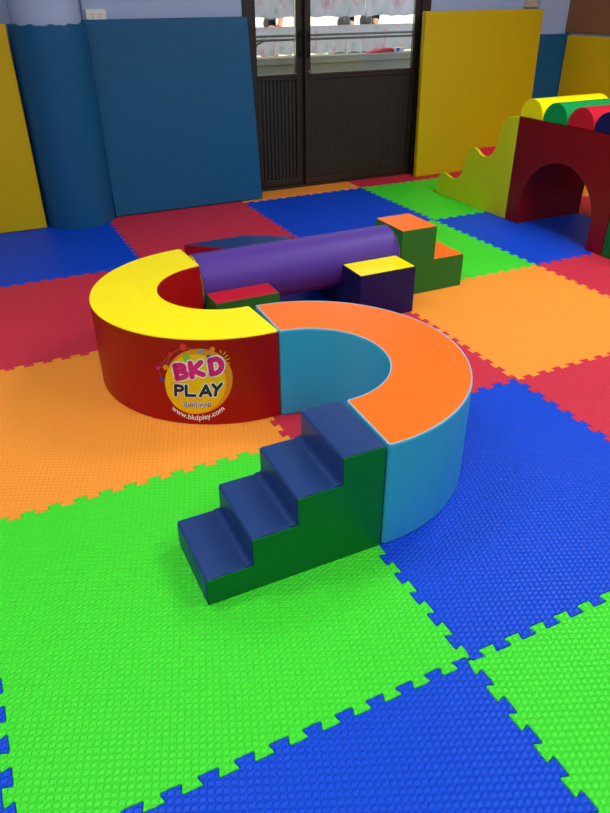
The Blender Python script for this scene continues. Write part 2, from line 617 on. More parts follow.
MATS = [
    (-1, 0, 'green', 'large bright green foam mat in the left foreground beneath the blue stairs'),
    (-1, -1, 'blue', 'blue foam mat at the bottom edge between the two green mats'),
    (0, -1, 'green', 'bright green foam mat in the lower right corner'),
    (0, 0, 'blue', 'blue foam mat right of the stairs under the orange-topped curve'),
    (-2, 0, 'blue', 'blue foam mat at the left edge, only its teeth beside the green mat'),
    (1, 0, 'red', 'red foam mat at the right edge below the large orange mat'),
    (-1, 1, 'orange', 'orange foam mat at the left edge below the red curve block'),
    (0, 1, 'red', 'red foam mat mostly hidden between the two curved blocks'),
    (1, 1, 'orange', 'orange foam mat right of the curve in front of the green steps'),
    (-1, 2, 'red', 'red foam mat at the left edge between the blue and orange mats'),
    (0, 2, 'blue', 'blue foam mat in shadow beneath the purple roller'),
    (1, 2, 'green', 'green foam mat beside the orange and green step block'),
    (2, 2, 'blue', 'blue foam mat under the red arch tunnel'),
    (2, 1, 'red', 'red foam mat at the right edge below the arch tunnel'),
    (-1, 3, 'blue', 'blue foam mat in front of the left yellow wall pad and blue pillar'),
    (0, 3, 'red', 'red foam mat in front of the leaning blue wall pad'),
    (1, 3, 'blue', 'blue foam mat in front of the dark door'),
    (2, 3, 'green', 'green foam mat beside the wavy yellow step block'),
    (3, 2, 'red', 'red foam mat glimpsed behind the arch tunnel'),
    (3, 3, 'orange', 'orange foam mat in the far right corner, glimpsed through the arch'),
    (-2, 1, 'green', 'green foam mat past the left edge beside the orange mat'),
    (-2, 2, 'orange', 'orange foam mat past the left edge beside the red mat'),
    (-2, 3, 'red', 'red foam mat past the left edge beside the wall pads'),
    (-2, -1, 'orange', 'orange foam mat past the lower left corner'),
    (1, -1, 'orange', 'orange foam mat past the lower right corner'),
    (2, 0, 'green', 'green foam mat past the right edge beside the red mat'),
    (3, 1, 'blue', 'blue foam mat past the right edge near the wall'),
]
have = {(m[0], m[1]) for m in MATS}
for (i, j, c, lab) in MATS:
    W = XR if i == 3 else i + 1
    t = ((i, j - 1) in have, (i + 1, j) in have, (i, j + 1) in have or (j == 3), (i - 1, j) in have)
    foam_mat(i, j, c, lab, None, tuple(int(v) for v in t))
for (i, c, lab) in ((-1, 'blue', 'cut blue foam strip behind the left wall pads'), (0, 'red', 'cut red foam strip behind the blue wall pad'),
                    (1, 'orange', 'narrow cut orange foam strip along the foot of the dark door'),
                    (2, 'red', 'narrow cut red foam strip at the right end of the door'), (3, 'blue', 'cut blue foam strip behind the right wall pads')):
    foam_mat(i, 4, c, lab, (i, 4.0, i + 1, YW - 0.012), (1, 0, 0, 0))

# ------------------------------------------------------------------ curved blocks
H = 0.34
def arc_poly(cx, cy, ro, ri, a0, a1, n=56):
    ks = [k for k in range(n + 1) if k not in (1, n - 1)]
    p = [(cx + ro * math.cos(a0 + (a1 - a0) * k / n), cy + ro * math.sin(a0 + (a1 - a0) * k / n)) for k in ks]
    p += [(cx + ri * math.cos(a1 - (a1 - a0) * k / n), cy + ri * math.sin(a1 - (a1 - a0) * k / n)) for k in ks]
    return p

def curve_block(name, label, cx, cy, a0, a1, side, top, seam, rz):
    t = thing(name, label, 'soft play block', (cx, cy, 0), rz)
    poly = arc_poly(0, 0, 0.5, 0.25, a0, a1)
    n = len(poly) // 2
    poly = rounded(poly, 0.010, 3)
    bm = bmesh.new()
    prism(bm, poly, 0.0, H - 0.001, 'z', 0.006, 3)
    obj('side_cover', bm, side, t)
    bm = bmesh.new()
    prism(bm, inset(poly, 0.0045), H - 0.004, H + 0.0012, 'z', 0.002, 2)
    o = obj('top_panel', bm, top, t)
    o['label'] = 'flat coloured top panel'
    bm = bmesh.new()
    path_tube(bm, [(p[0], p[1], H - 0.0012) for p in inset(poly, 0.0035)], 0.0028, 6, True)
    obj('seam_piping', bm, seam, t)
    return t
red_curve = curve_block('curved_play_block', 'half-ring foam block with yellow top and dark red sides bearing a round logo', 0.018, 1.67, PI / 2, 3 * PI / 2, MT['red'], MT['yellow'], MT['yellow'], 0.05)
red_curve.scale = (1.03, 1.0, 1.0)
blue_curve = curve_block('curved_play_block', 'half-ring foam block with orange top and light blue sides', 0.035, 0.915, -PI / 2, PI / 2, MT['sky'], MT['orange'], MT['pale'], -0.034)

# ---- round logo printed on the red curve block (mapped on its outer surface)
LM = ((-1.0755, 0.17285), (0.00364, 0.00016), (-0.00035, -0.00404))
def on_curve(u, v, lift):
    """u right, v down in logo units -> point on the block, local coordinates"""
    s = LM[0][0] + LM[1][0] * u + LM[2][0] * v
    z = LM[0][1] + LM[1][1] * u + LM[2][1] * v
    th = s / 0.5
    r = 0.5 + lift
    return (r * math.cos(th), r * math.sin(th), z)

def z5(x, y):
    return ((x / 5.545 + 140) - 197.7, (y / 5.545 + 330) - 380.5)

def logo_part(name, polys, mat, lift, label=None):
    bm = bmesh.new()
    for poly in polys:
        try:
            f = bm.faces.new([bm.verts.new(on_curve(u, v, lift)) for u, v in poly])
        except ValueError:
            pass
    bmesh.ops.triangulate(bm, faces=bm.faces)
    o = obj(name, bm, mat, red_curve, False, False)
    if label:
        o['label'] = label
    return o

def disc(x, y, r, n=28, sx=1.0):
    c = z5(x, y)
    r = r / 5.545
    return [(c[0] + r * math.cos(2 * PI * k / n), c[1] + r * math.sin(2 * PI * k / n)) for k in range(n)]

def fan(x, y, r, n=56):
    """big discs as strips so that they follow the curved surface"""
    c = z5(x, y)
    r = r / 5.545
    out = []
    m = 24
    for i in range(m):
        a, b = PI * i / m, PI * (i + 1) / m
        xa, xb = -math.cos(a) * r, -math.cos(b) * r
        ya, yb = math.sin(a) * r, math.sin(b) * r
        q = [(c[0] + xa, c[1] + ya), (c[0] + xb, c[1] + yb), (c[0] + xb, c[1] - yb), (c[0] + xa, c[1] - ya)]
        if i == 0: q = q[1:3] + [q[0]]
        if i == m - 1: q = [q[0], q[1], q[3]]
        out.append(q)
    return out

def stroke(pts, w):
    """polyline in crop coordinates, w = width there -> discs and rectangles"""
    out = []
    P = [z5(*p) for p in pts]
    r = w / 5.545 / 2
    for p in P:
        out.append([(p[0] + r * math.cos(2 * PI * k / 14), p[1] + r * math.sin(2 * PI * k / 14)) for k in range(14)])
    for a, b in zip(P, P[1:]):
        L = math.hypot(b[0] - a[0], b[1] - a[1])
        if L < 1e-6: continue
        nx, ny = -(b[1] - a[1]) / L * r, (b[0] - a[0]) / L * r
        out.append([(a[0] + nx, a[1] + ny), (a[0] - nx, a[1] - ny), (b[0] - nx, b[1] - ny), (b[0] + nx, b[1] + ny)])
    return out

def curvepts(cx, cy, rx, ry, a0, a1, n=10, tilt=0):
    o = []
    for k in range(n + 1):
        a = math.radians(a0 + (a1 - a0) * k / n)
        x, y = rx * math.cos(a), ry * math.sin(a)
        t = math.radians(tilt)
        o.append((cx + x * math.cos(t) - y * math.sin(t), cy + x * math.sin(t) + y * math.cos(t)))
    return o

dots = [(248, 88, 18, 'l_red'), (180, 127, 10, 'l_red'), (265, 143, 20, 'l_green'), (338, 113, 11, 'l_cyan'), (397, 103, 13, 'l_orange'),
        (105, 207, 10, 'l_pink'), (150, 200, 15, 'l_orange'), (125, 270, 15, 'l_purple'), (378, 140, 10, 'l_purple')]
logo_part('logo_disc_edge', fan(326, 275, 178), MT['l_orange'], 0.0003)
logo_part('logo_disc', fan(306, 290, 164), MT['l_yellow'], 0.0006)
net = []
for a, b in ((0, 1), (1, 6), (0, 3), (3, 4), (5, 6), (5, 7), (1, 5), (2, 6)):
    net += stroke([dots[a][:2], dots[b][:2]], 2.5)
net += stroke([(125, 270), (190, 285), (240, 272)], 2.5)
logo_part('logo_network', net, MT['l_grey'], 0.0008)
for x, y, r, c in dots:
    logo_part('logo_dot', [disc(x, y, r)], MT[c], 0.0010)
rays = []
for x0, y0, x1, y1 in ((437, 112, 441, 126), (452, 136, 463, 122), (460, 150, 474, 141), (468, 163, 485, 160), (474, 186, 486, 182)):
    rays += stroke([(x0, y0), (x1, y1)], 4)
logo_part('logo_rays', rays, MT['l_yellow'], 0.0010)
Bs = [[(202, 188), (214, 256)], [(202, 188)] + curvepts(232, 198, 20, 15, -95, 80, 8) + [(210, 218)], [(210, 218)] + curvepts(240, 233, 23, 17, -85, 85, 8) + [(214, 256)]]
Ks = [[(284, 172), (294, 245)], [(338, 168), (296, 210), (352, 234)]]
Ds = [[(386, 160), (396, 232)], [(386, 160)] + curvepts(407, 192, 38, 39, -70, 75, 12, -6) + [(396, 232)]]
lw = 29
logo_part('logo_lettering_outline', sum([stroke(s, lw + 13) for s in Bs + Ks + Ds], []), MT['l_white'], 0.0013, 'white outline of the pink letters')
Ps = [[(203, 296), (203, 350)], [(203, 296)] + curvepts(226, 309, 17, 13, -90, 90, 8) + [(205, 322)]]
Ls = [[(262, 294), (262, 348), (308, 348)]]
As = [[(338, 350), (366, 294), (392, 350)], [(350, 333), (382, 333)]]
Ys = [[(402, 290), (424, 318)], [(446, 290), (420, 322), (416, 350)]]
lw2 = 17
logo_part('logo_lettering_outline', sum([stroke(s, lw2 + 10) for s in Ps + Ls + As + Ys], []), MT['l_white'], 0.0016, 'white outline of the navy letters')
logo_part('logo_lettering', sum([stroke(s, lw) for s in Bs + Ks + Ds], []), MT['l_pink'], 0.0019, 'pink letters BKD')
logo_part('logo_lettering', sum([stroke(s, lw2) for s in Ps + Ls + As + Ys], []), MT['l_navy'], 0.0022, 'navy letters PLAY')

def text_mesh(body, size, bold=0.0, spacing=1.0):
    cu = bpy.data.curves.new('tmp_text', 'FONT')
    cu.body = body
    cu.size = size
    cu.offset = bold
    cu.space_character = spacing
    cu.align_x = 'CENTER'
    ob = bpy.data.objects.new('tmp_text', cu)
    COL.objects.link(ob)
    dg = bpy.context.evaluated_depsgraph_get()
    me = bpy.data.meshes.new_from_object(ob.evaluated_get(dg))
    bpy.data.objects.remove(ob)
    bpy.data.curves.remove(cu)
    return me

def put_text(name, me, fn, mat, lift, label):
    bm = bmesh.new()
    bm.from_mesh(me)
    for v in bm.verts:
        u, w = fn(v.co.x, v.co.y)
        v.co = on_curve(u, w, lift)
    bpy.data.meshes.remove(me)
    o = obj(name, bm, mat, red_curve, False, False)
    o['label'] = label
def straight(x, y):
    c = z5(322, 412)
    return (c[0] + x, c[1] - y)
def around(x, y):
    c = z5(322, 268)
    r = 221 / 5.545 - y
    th = x / (215 / 5.545)
    return (c[0] + r * math.sin(th), c[1] + r * math.cos(th))
TH = '\u0e1a\u0e35\u0e40\u0e04\u0e14\u0e35\u0e40\u0e1e\u0e25\u0e22\u0e4c'
put_text('logo_small_lettering', text_mesh(TH, 6.2, 0.55), straight, MT['l_white'], 0.0017, 'white outline of the small Thai word')
put_text('logo_small_lettering', text_mesh(TH, 6.2, 0.08), straight, MT['l_navy'], 0.0024, 'small navy Thai word')
put_text('logo_web_address', text_mesh('www.bkdplay.com', 7.6, 0.1, 1.0), around, MT['l_white'], 0.0012, 'white curved lettering www.bkdplay.com')

# ------------------------------------------------------------------ blue stairs
def stair_profile(x0, x1, n, h):
    dx = (x1 - x0) / n
    dz = h / n
    p = [(x0, 0.0)]
    for k in range(n):
        p += [(x0 + k * dx, (k + 1) * dz), (x0 + (k + 1) * dx, (k + 1) * dz)]
    p.append((x1, 0.0))
    return p
t = thing('play_stairs', 'four-step foam stairs with navy treads and green sides in the foreground', 'soft play stairs', (-0.4945, 0.42, 0))
sw_ = 0.252
raw = stair_profile(0.0, 0.508, 4, H)
# treads swell slightly, a soft roll lies along the foot of every riser
prof = []
for k, (x, z) in enumerate(raw):
    prof.append((x, z))
pr = []
dx, dz = 0.508 / 4, H / 4
pr.append((0.0, 0.0))
for k in range(4):
    xa, za, zb = k * dx, k * dz, (k + 1) * dz
    if k == 0:
        pr += [(xa - 0.001, 0.03), (xa + 0.0, zb - 0.009), (xa + 0.003, zb - 0.003), (xa + 0.009, zb)]
    else:
        pr += [(xa - 0.022, za - 0.0005), (xa - 0.018, za + 0.004), (xa - 0.011, za + 0.006), (xa - 0.004, za + 0.004), (xa + 0.0, za + 0.013), (xa + 0.0, zb - 0.009), (xa + 0.003, zb - 0.003), (xa + 0.009, zb)]
    pr.append((xa + dx * 0.4, zb + 0.0015))
pr += [(0.500, H), (0.506, H - 0.003), (0.508, H - 0.009), (0.508, 0.0)]
bm = bmesh.new()
prism(bm, pr, 0.002, sw_ - 0.002, 'y', 0.003, 2)
o = obj('tread_cover', bm, MT['navy'], t)
for (ya, yb) in ((-0.0005, 0.003), (sw_ - 0.003, sw_ + 0.0005)):
    sp = [(0.0, 0.0)]
    for k in range(4):
        sp += [(k * dx, (k + 1) * dz), ((k + 1) * dx, (k + 1) * dz)]
    sp.append((4 * dx, 0))
    bm = bmesh.new()
    prism(bm, rounded(inset(sp, 0.0025), 0.004, 2), ya, yb, 'y')
    o = obj('side_panel', bm, MT['green'], t)
    o['label'] = 'green stepped side panel'

# ------------------------------------------------------------------ purple roller
RC = (2.065, 0.208)
RR = 0.129
t = thing('foam_roller', 'long purple foam cylinder with yellow ends bridging to the green steps', 'soft play roller', (0.020, RC[0], RC[1]))
bm = bmesh.new()
LR = 1.008
n = 64
prof = [(0.0, RR - 0.006), (0.002, RR - 0.002), (0.006, RR), (LR - 0.006, RR), (LR - 0.002, RR - 0.002), (LR, RR - 0.006)]
rings = [[bm.verts.new((x, r * math.cos(2 * PI * k / n), r * math.sin(2 * PI * k / n))) for k in range(n)] for x, r in prof]
for r0, r1 in zip(rings, rings[1:]):
    for k in range(n):
        bm.faces.new((r0[k - 1], r0[k], r1[k], r1[k - 1]))
bm.faces.new(rings[0]); bm.faces.new(rings[-1])
obj('roller_cover', bm, MT['purple'], t)
for x0, x1 in ((-0.004, 0.001), (LR - 0.001, LR + 0.004)):
    bm = tube(bmesh.new(), (x0, 0, 0), (x1, 0, 0), RR - 0.004, 64)
    o = obj('end_cap', bm, MT['yellow'], t)
    o['label'] = 'yellow round end'
for x in (0.001, LR - 0.001):
    bm = bmesh.new()
    path_tube(bm, [(x, (RR - 0.003) * math.cos(2 * PI * k / 64), (RR - 0.003) * math.sin(2 * PI * k / 64)) for k in range(64)], 0.003, 6, True)
    obj('end_piping', bm, MT['purple'], t)

# ------------------------------------------------------------------ cradles under the roller
def cradle(label, x0, x1, yf, h, body, top):
    yb = 2 * RC[0] - yf
    rr = RR + 0.002
    zc = RC[1]
    t = thing('roller_cradle', label, 'soft play block', (x0, yf, 0), 0, 'cradle blocks under the purple roller')
    w = yb - yf
    cy = w / 2
    # notch: the part of the roller circle below h
    a = math.asin(max(-1, min(1, (h - zc) / rr)))
    p = [(0, 0), (0, h)]
    for k in range(25):
        an = PI - a + (PI + 2 * a) * k / 24
        p.append((cy + rr * math.cos(an), zc + rr * math.sin(an)))
    p += [(w, h), (w, 0)]
    bm = bmesh.new()
    prism(bm, p, 0, x1 - x0, 'x', 0.004, 2)
    obj('block_cover', bm, body, t)
    yn = cy + rr * math.cos(PI - a)
    for (ya, yb_) in ((0.004, yn - 0.004), (w - yn + 0.004, w - 0.004)):
        bm = bmesh.new()
        prism(bm, rounded([(0.004, ya), (x1 - x0 - 0.004, ya), (x1 - x0 - 0.004, yb_), (0.004, yb_)], 0.004, 2), h - 0.003, h + 0.0012, 'z')
        o = obj('top_panel', bm, top, t)
        o['label'] = 'coloured flat top'
    return t
cradle('low red-topped green block beneath the left end of the purple roller', 0.026, 0.322, 1.80, 0.203, MT['dgreen'], MT['crimson'])
cradle('yellow-topped dark navy block beneath the right end of the purple roller', 0.705, 1.004, 1.757, 0.227, MT['dnavy'], MT['yellow'])

# ------------------------------------------------------------------ green two-step block
t = thing('step_block', 'two-step green foam block with orange treads at the end of the purple roller', 'soft play steps', (1.036, 1.935, 0))
w = 0.256
x1, xm = 0.386, 0.202
bm = bmesh.new()
prism(bm, rounded([(0, 0), (0, H), (xm, H), (xm, H / 2), (x1, H / 2), (x1, 0)], 0.005, 2), 0, w, 'y', 0.004, 2)
obj('block_cover', bm, MT['dgreen'], t)
for xa, xb, z in ((0.003, xm - 0.003, H), (xm + 0.001, x1 - 0.003, H / 2)):
    bm = bmesh.new()
    prism(bm, rounded([(xa, 0.003), (xb, 0.003), (xb, w - 0.003), (xa, w - 0.003)], 0.004, 2), z - 0.003, z + 0.0012, 'z')
    o = obj('tread', bm, MT['orange'], t)
    o['label'] = 'orange tread'

# ------------------------------------------------------------------ low block behind the roller
t = thing('wedge_block', 'low red-sided foam wedge with dark blue top lying behind the purple roller', 'soft play block', (0.226, 2.95, 0))
pw = [(0, 0), (0.377, 0.007), (0.637, -0.152), (0.30, -0.285)]
bm = bmesh.new()
prism(bm, pw, 0, 0.1, 'z', 0.004, 2)
obj('block_cover', bm, MT['red'], t)
bm = bmesh.new()
prism(bm, inset(pw, 0.004), 0.097, 0.1012, 'z')
o = obj('top_panel', bm, MT['navy'], t)
o['label'] = 'dark blue top panel'

# ------------------------------------------------------------------ wavy steps
XA, XB = 2.44, 3.0
t = thing('wavy_step_block', 'wavy yellow-green foam climbing steps with red seats leading to the arch', 'soft play steps', (XA, 2.803, 0))
Y0 = 2.803
wave = [(2.825, .648), (2.86, .645), (2.895, .634), (2.93, .612), (2.957, .575), (2.97, .52), (2.980, .46), (2.995, .42), (3.02, .385), (3.06, .362), (3.10, .356),
        (3.14, .366), (3.175, .386), (3.21, .396), (3.245, .388), (3.275, .36), (3.29, .32), (3.30, .27), (3.31, .225), (3.335, .185), (3.37, .158), (3.41, .144),
        (3.45, .146), (3.49, .157), (3.53, .165), (3.56, .158), (3.585, .138), (3.60, .10), (3.607, .05), (3.607, 0.0)]
side = [(0.0, 0.0), (0.0, .648)] + [(y - Y0, z) for y, z in wave]
bm = bmesh.new()
prism(bm, inset(side, 0.006), 0.02, XB - XA - 0.02, 'x', 0.0)
o = obj('seat_cover', bm, MT['crimson'], t)
o['label'] = 'red wavy seat surface'
for xa, xb in ((0.0, 0.024), (XB - XA - 0.024, XB - XA)):
    bm = bmesh.new()
    prism(bm, side, xa, xb, 'x', 0.004, 2)
    o = obj('side_panel', bm, MT['olive'], t)
    o['label'] = 'yellow-green wavy side'

# ------------------------------------------------------------------ arch tunnel
t = thing('arch_tunnel_block', 'dark red foam arch tunnel block carrying coloured half-rounds', 'soft play arch', (XA, 1.95, 0))
ya, yb, zt = 0.0, 0.850, 0.652
yc, ra, zs = 0.424, 0.308, 0.135
p = [(ya, 0), (ya, zt), (yb, zt), (yb, 0), (yc + ra, 0)]
for k in range(33):
    an = PI * k / 32
    p.append((yc + ra * math.cos(an), zs + ra * math.sin(an)))
p.append((yc - ra, 0))
bm = bmesh.new()
prism(bm, p, 0, XB - XA, 'x', 0.005, 2)
obj('arch_cover', bm, MT['maroon'], t)
bm = bmesh.new()
pp = [(0.0, yc + ra - 0.003, 0.0)] + [(0.0, yc + (ra - 0.001) * math.cos(PI * k / 32), zs + (ra - 0.001) * math.sin(PI * k / 32)) for k in range(33)] + [(0.0, yc - ra + 0.003, 0.0)]
pp = [(0.003, a[1], max(a[2], 0.003)) for a in pp]
path_tube(bm, pp, 0.003, 6)
obj('arch_seam', bm, MT['maroon'], t)

# half-rounds on top
def half_round(label, y0, y1, zb, mat, face):
    w = (y1 - y0) - 0.004
    t = thing('half_round_block', label, 'soft play block', (XA, (y0 + y1) / 2, zb), 0, 'half-round blocks on the arch tunnel')
    r = w / 2
    pr = [(-r, 0.0)] + [(-r * math.cos(PI * k / 28), 0.012 + r * math.sin(PI * k / 28)) for k in range(29)] + [(r, 0.0)]
    bm = bmesh.new()
    prism(bm, pr, 0, XB - XA, 'x', 0.004, 2)
    obj('block_cover', bm, mat, t)
    for xa in (-0.0008, XB - XA - 0.0012):
        bm = bmesh.new()
        prism(bm, inset(pr, 0.006), xa, xa + 0.002, 'x')
        obj('end_panel', bm, mat, t)
    bm = bmesh.new()
    path_tube(bm, [(0.002, a[0], a[1]) for a in inset(pr, 0.0025)[1:-1]], 0.0025, 6)
    obj('end_piping', bm, mat, t)
    return t
ZT = 0.653
half_round('yellow half-round block on top of the arch tunnel', 2.596, 2.800, ZT, MT['yellow'], None)
half_round('green half-round block between the yellow and red ones on the arch', 2.392, 2.596, ZT, MT['emerald'], None)
half_round('red half-round block on top of the arch tunnel', 2.188, 2.392, ZT, MT['crimson'], None)
half_round('dark navy half-round block at the right end of the arch top', 1.984, 2.188, ZT, MT['dnavy'], None)

# green block past the arch
t = thing('ramp_block', 'green foam block at the right edge against the arch tunnel', 'soft play ramp', (XA, 1.0, 0))
bm = bmesh.new()
prism(bm, rounded([(0.0, 0.0), (0.02, 0.03), (0.80, 0.64), (0.945, 0.648), (0.945, 0.0)], 0.006, 2), 0, XB - XA, 'x', 0.005, 2)
obj('block_cover', bm, MT['green'], t)
bm = bmesh.new()
v = [bm.verts.new(q) for q in ((0.01, 0.03, 0.0385), (XB - XA - 0.01, 0.03, 0.0385), (XB - XA - 0.01, 0.79, 0.633), (0.01, 0.79, 0.633))]
bm.faces.new(v)
ret = bmesh.ops.extrude_face_region(bm, geom=list(bm.faces))
for e in ret['geom']:
    if isinstance(e, bmesh.types.BMVert):
        e.co += Vector((0, -0.002, 0.003))
o = obj('ramp_surface', bm, MT['crimson'], t)

# ------------------------------------------------------------------ wall pads
def pad(label, x0, x1, ybase, ytop, h, mat, thick=0.045):
    """flat pad; front face at ybase (bottom) and ytop (top), leaning against the wall"""
    t = thing('wall_pad', label, 'wall pad', (x0, ybase, 0.0))
    W = x1 - x0
    ang = math.atan2(ytop - ybase, h)
    bm = bmesh.new()
    box(bm, 0, W, 0, thick, 0, h / math.cos(ang), 0.009)
    bmesh.ops.rotate(bm, verts=bm.verts, cent=(0, thick, 0), matrix=Matrix.Rotation(-ang, 3, 'X'))
    zmin = min(v.co.z for v in bm.verts)
    for v_ in bm.verts:
        v_.co.z -= zmin
    obj('pad_cover', bm, mat, t)
    bm = bmesh.new()
    pts = [(0.004, 0.0035, 0.006), (W - 0.004, 0.0035, 0.006), (W - 0.004, 0.0035, h - 0.006), (0.004, 0.0035, h - 0.006)]
    path_tube(bm, pts, 0.0028, 6, True)
    bmesh.ops.rotate(bm, verts=bm.verts, cent=(0, thick, 0), matrix=Matrix.Rotation(-ang, 3, 'X'))
    for v_ in bm.verts:
        v_.co.z -= zmin
    obj('pad_seam', bm, mat, t)
    return t
pad('large blue wall pad leaning between the round pillar and the dark door', 0.058, 1.165, 4.035, 4.185, 1.19, MT['pad_blue'])
pad('yellow wall pad at the left edge beside the padded blue pillar', -1.55, -0.402, 4.0, 4.02, 1.187, MT['pad_yellow'])
pad('large yellow wall pad right of the dark door', 2.575, 3.728, 4.09, 4.125, 1.205, MT['pad_yellow'])
bm = box(bmesh.new(), 3.745, 4.07, 4.14, 4.188, 0.0, 1.02, 0.006)
tag(obj('pillar_pad', bm, MT['pad_blue']), 'narrow blue pad on the square corner pillar beside the right yellow pad', 'wall pad')
t = thing('wall_pad', 'yellow wall pad on the right wall behind the half-rounds', 'wall pad', (4.03, 2.4, 0))
obj('pad_cover', box(bmesh.new(), 0, 0.048, 0, 1.73, 0.0, 1.012, 0.008), MT['pad_yellow'], t)
obj('pad_seam', path_tube(bmesh.new(), [(0.003, 0.004, 0.006), (0.003, 1.726, 0.006), (0.003, 1.726, 1.006), (0.003, 0.004, 1.006)], 0.0028, 6, True), MT['pad_yellow'], t)
# pad wrapped round the pillar
bm = bmesh.new()
ro, ri = 0.228, 0.202
a0, a1 = math.radians(180 - 4), math.radians(360 + 4)
nn, mm = 40, 16
vg = {}
for s, r in ((0, ro), (1, ri)):
    for i in range(nn + 1):
        an = a0 + (a1 - a0) * i / nn
        for j in range(mm + 1):
            z = 1.178 * j / mm
            rr = r + (0.0015 * math.sin(5 * z + 3 * an) if s == 0 else 0)
            if j == mm:
                z += 0.004 * math.sin(an * 11) + 0.003 * math.sin(an * 23 + 1)
                rr += (-0.004 if s == 0 else 0)
            vg[s, i, j] = bm.verts.new((rr * math.cos(an), rr * math.sin(an), z))
for i in range(nn):
    for j in range(mm):
        bm.faces.new((vg[0, i, j], vg[0, i + 1, j], vg[0, i + 1, j + 1], vg[0, i, j + 1]))
        bm.faces.new((vg[1, i, j], vg[1, i, j + 1], vg[1, i + 1, j + 1], vg[1, i + 1, j]))
    bm.faces.new((vg[0, i, mm], vg[0, i + 1, mm], vg[1, i + 1, mm], vg[1, i, mm]))
    bm.faces.new((vg[0, i, 0], vg[1, i, 0], vg[1, i + 1, 0], vg[0, i + 1, 0]))
for i in (0, nn):
    for j in range(mm):
        bm.faces.new((vg[0, i, j], vg[0, i, j + 1], vg[1, i, j + 1], vg[1, i, j]))
o = obj('pillar_pad', bm, MT['pad_blue'])
o.location = (PX, PY, 0)
tag(o, 'blue padding wrapped round the lilac round pillar', 'wall pad')

# ------------------------------------------------------------------ socket, conduit, boards
t = thing('power_socket', 'white double power socket above the leaning blue pad', 'socket', (0.158, YW, 1.212))
obj('socket_plate', box(bmesh.new(), -0.063, 0.063, -0.028, 0.0, -0.036, 0.036, 0.004), MT['white'], t)
for cx in (-0.022, 0.022):
    bm = bmesh.new()
    for dx_, dz_ in ((-0.006, 0.008), (0.006, 0.008), (0.0, -0.008)):
        tube(bm, (cx + dx_, -0.0275, dz_), (cx + dx_, -0.0292, dz_), 0.0032, 10)
    obj('socket_holes', bm, MT['black'], t)
bm = box(bmesh.new(), 0.078, 0.094, YW - 0.014, YW, 1.0, CEIL, 0.002)
tag(obj('cable_conduit', bm, MT['wall']), 'thin painted cable conduit running up the wall beside the socket', 'conduit')
t = thing('wooden_frame', 'small pale wooden frame on the wall above the right yellow pad', 'frame', (3.695, YW, 1.355))
bm = bmesh.new()
frame_rect(bm, -0.075, 0.075, -0.14, 0.14, -0.022, 0.0, 0.02)
obj('frame_border', bm, MT['beige'], t)
obj('frame_picture', box(bmesh.new(), -0.056, 0.056, -0.01, -0.001, -0.121, 0.121), MT['beige'], t)
t = thing('notice_board', 'brown board on the right wall above the yellow pad', 'board', (XR, 3.3, 1.03))
obj('board_panel', box(bmesh.new(), -0.022, -0.001, -0.88, 0.88, 0.0, 0.95, 0.003), MT['board'], t)
bm = bmesh.new()
box(bm, -0.028, -0.001, -0.9, -0.878, -0.01, 0.97, 0.003)
box(bm, -0.028, -0.001, 0.868, 0.888, -0.01, 0.97, 0.003)
box(bm, -0.028, -0.001, -0.878, 0.868, 0.95, 0.97, 0.003)
obj('board_frame', bm, MT['board'], t)

# ------------------------------------------------------------------ outside: veranda, hanging sheets, courtyard
struct('outside_ground', box(bmesh.new(), -6, 16, YW + WT, 17, -0.2, -0.1), MT['pave'], 'pale sunlit courtyard paving outside the door')
struct('outside_wall', box(bmesh.new(), -6, 16, 17, 17.2, -0.1, 3.2), MT['cream'], 'cream wall across the courtyard')
bm = bmesh.new()
box(bm, -0.5, 4.6, 5.2, 5.32, -0.1, 0.80)
box(bm, -0.5, 4.6, 5.17, 5.35, 0.80, 0.855, 0.006)
struct('outside_parapet', bm, MT['concrete'], 'grey green veranda parapet behind the door glass')
t = thing('veranda_railing', 'dull metal double rail with curved post outside the door', 'railing', (0, 5.1, 0.0))
for z in (1.022, 0.992):
    obj('rail', tube(bmesh.new(), (-0.2, 0, z), (4.4, 0, z), 0.0095, 12), MT['steel'], t)
for x in (0.3, 1.63, 3.75):
    obj('post', path_tube(bmesh.new(), [(x - 0.03, 0.13, 0.84), (x - 0.03, 0.11, 0.90), (x - 0.01, 0.06, 0.965), (x + 0.02, 0.0, 0.992)], 0.014, 10), MT['steel'], t)

def sheet_mesh(w, h, seed):
    rnd = random.Random(seed)
    ph = rnd.uniform(0, 6)
    bm = bmesh.new()
    nx, nz = 8, 6
    g = {}
    for s, dy in ((0, 0.0), (1, 0.001)):
        for i in range(nx + 1):
            for j in range(nz + 1):
                x = -w / 2 + w * i / nx
                z = -h * j / nz
                y = 0.006 * math.sin(i * 1.1 + ph) * (j / nz) + 0.004 * math.sin(j + ph) + dy
                g[s, i, j] = bm.verts.new((x, y, z + (0.006 * math.sin(i * 0.7 + ph) if j == nz else 0)))
    for i in range(nx):
        for j in range(nz):
            bm.faces.new((g[0, i, j], g[0, i + 1, j], g[0, i + 1, j + 1], g[0, i, j + 1]))
            bm.faces.new((g[1, i, j], g[1, i, j + 1], g[1, i + 1, j + 1], g[1, i + 1, j]))
    for i in range(nx):
        for j in (0, nz):
            bm.faces.new((g[0, i, j], g[0, i + 1, j], g[1, i + 1, j], g[1, i, j]))
    for j in range(nz):
        for i in (0, nx):
            bm.faces.new((g[0, i, j], g[0, i, j + 1], g[1, i, j + 1], g[1, i, j]))
    return bm
SY = 5.45
for px_, w_ in ((0.9, 'left'), (4.3, 'right')):
    tag(obj('sheet_post', tube(bmesh.new(), (px_, SY, -0.1), (px_, SY, 1.6), 0.02, 14), MT['steel']), 'thin metal post holding the %s end of the sheet strings' % w_, 'post')
NTH = ('first', 'second', 'third', 'fourth', 'fifth', 'sixth', 'seventh', 'eighth', 'ninth', 'tenth', 'eleventh')
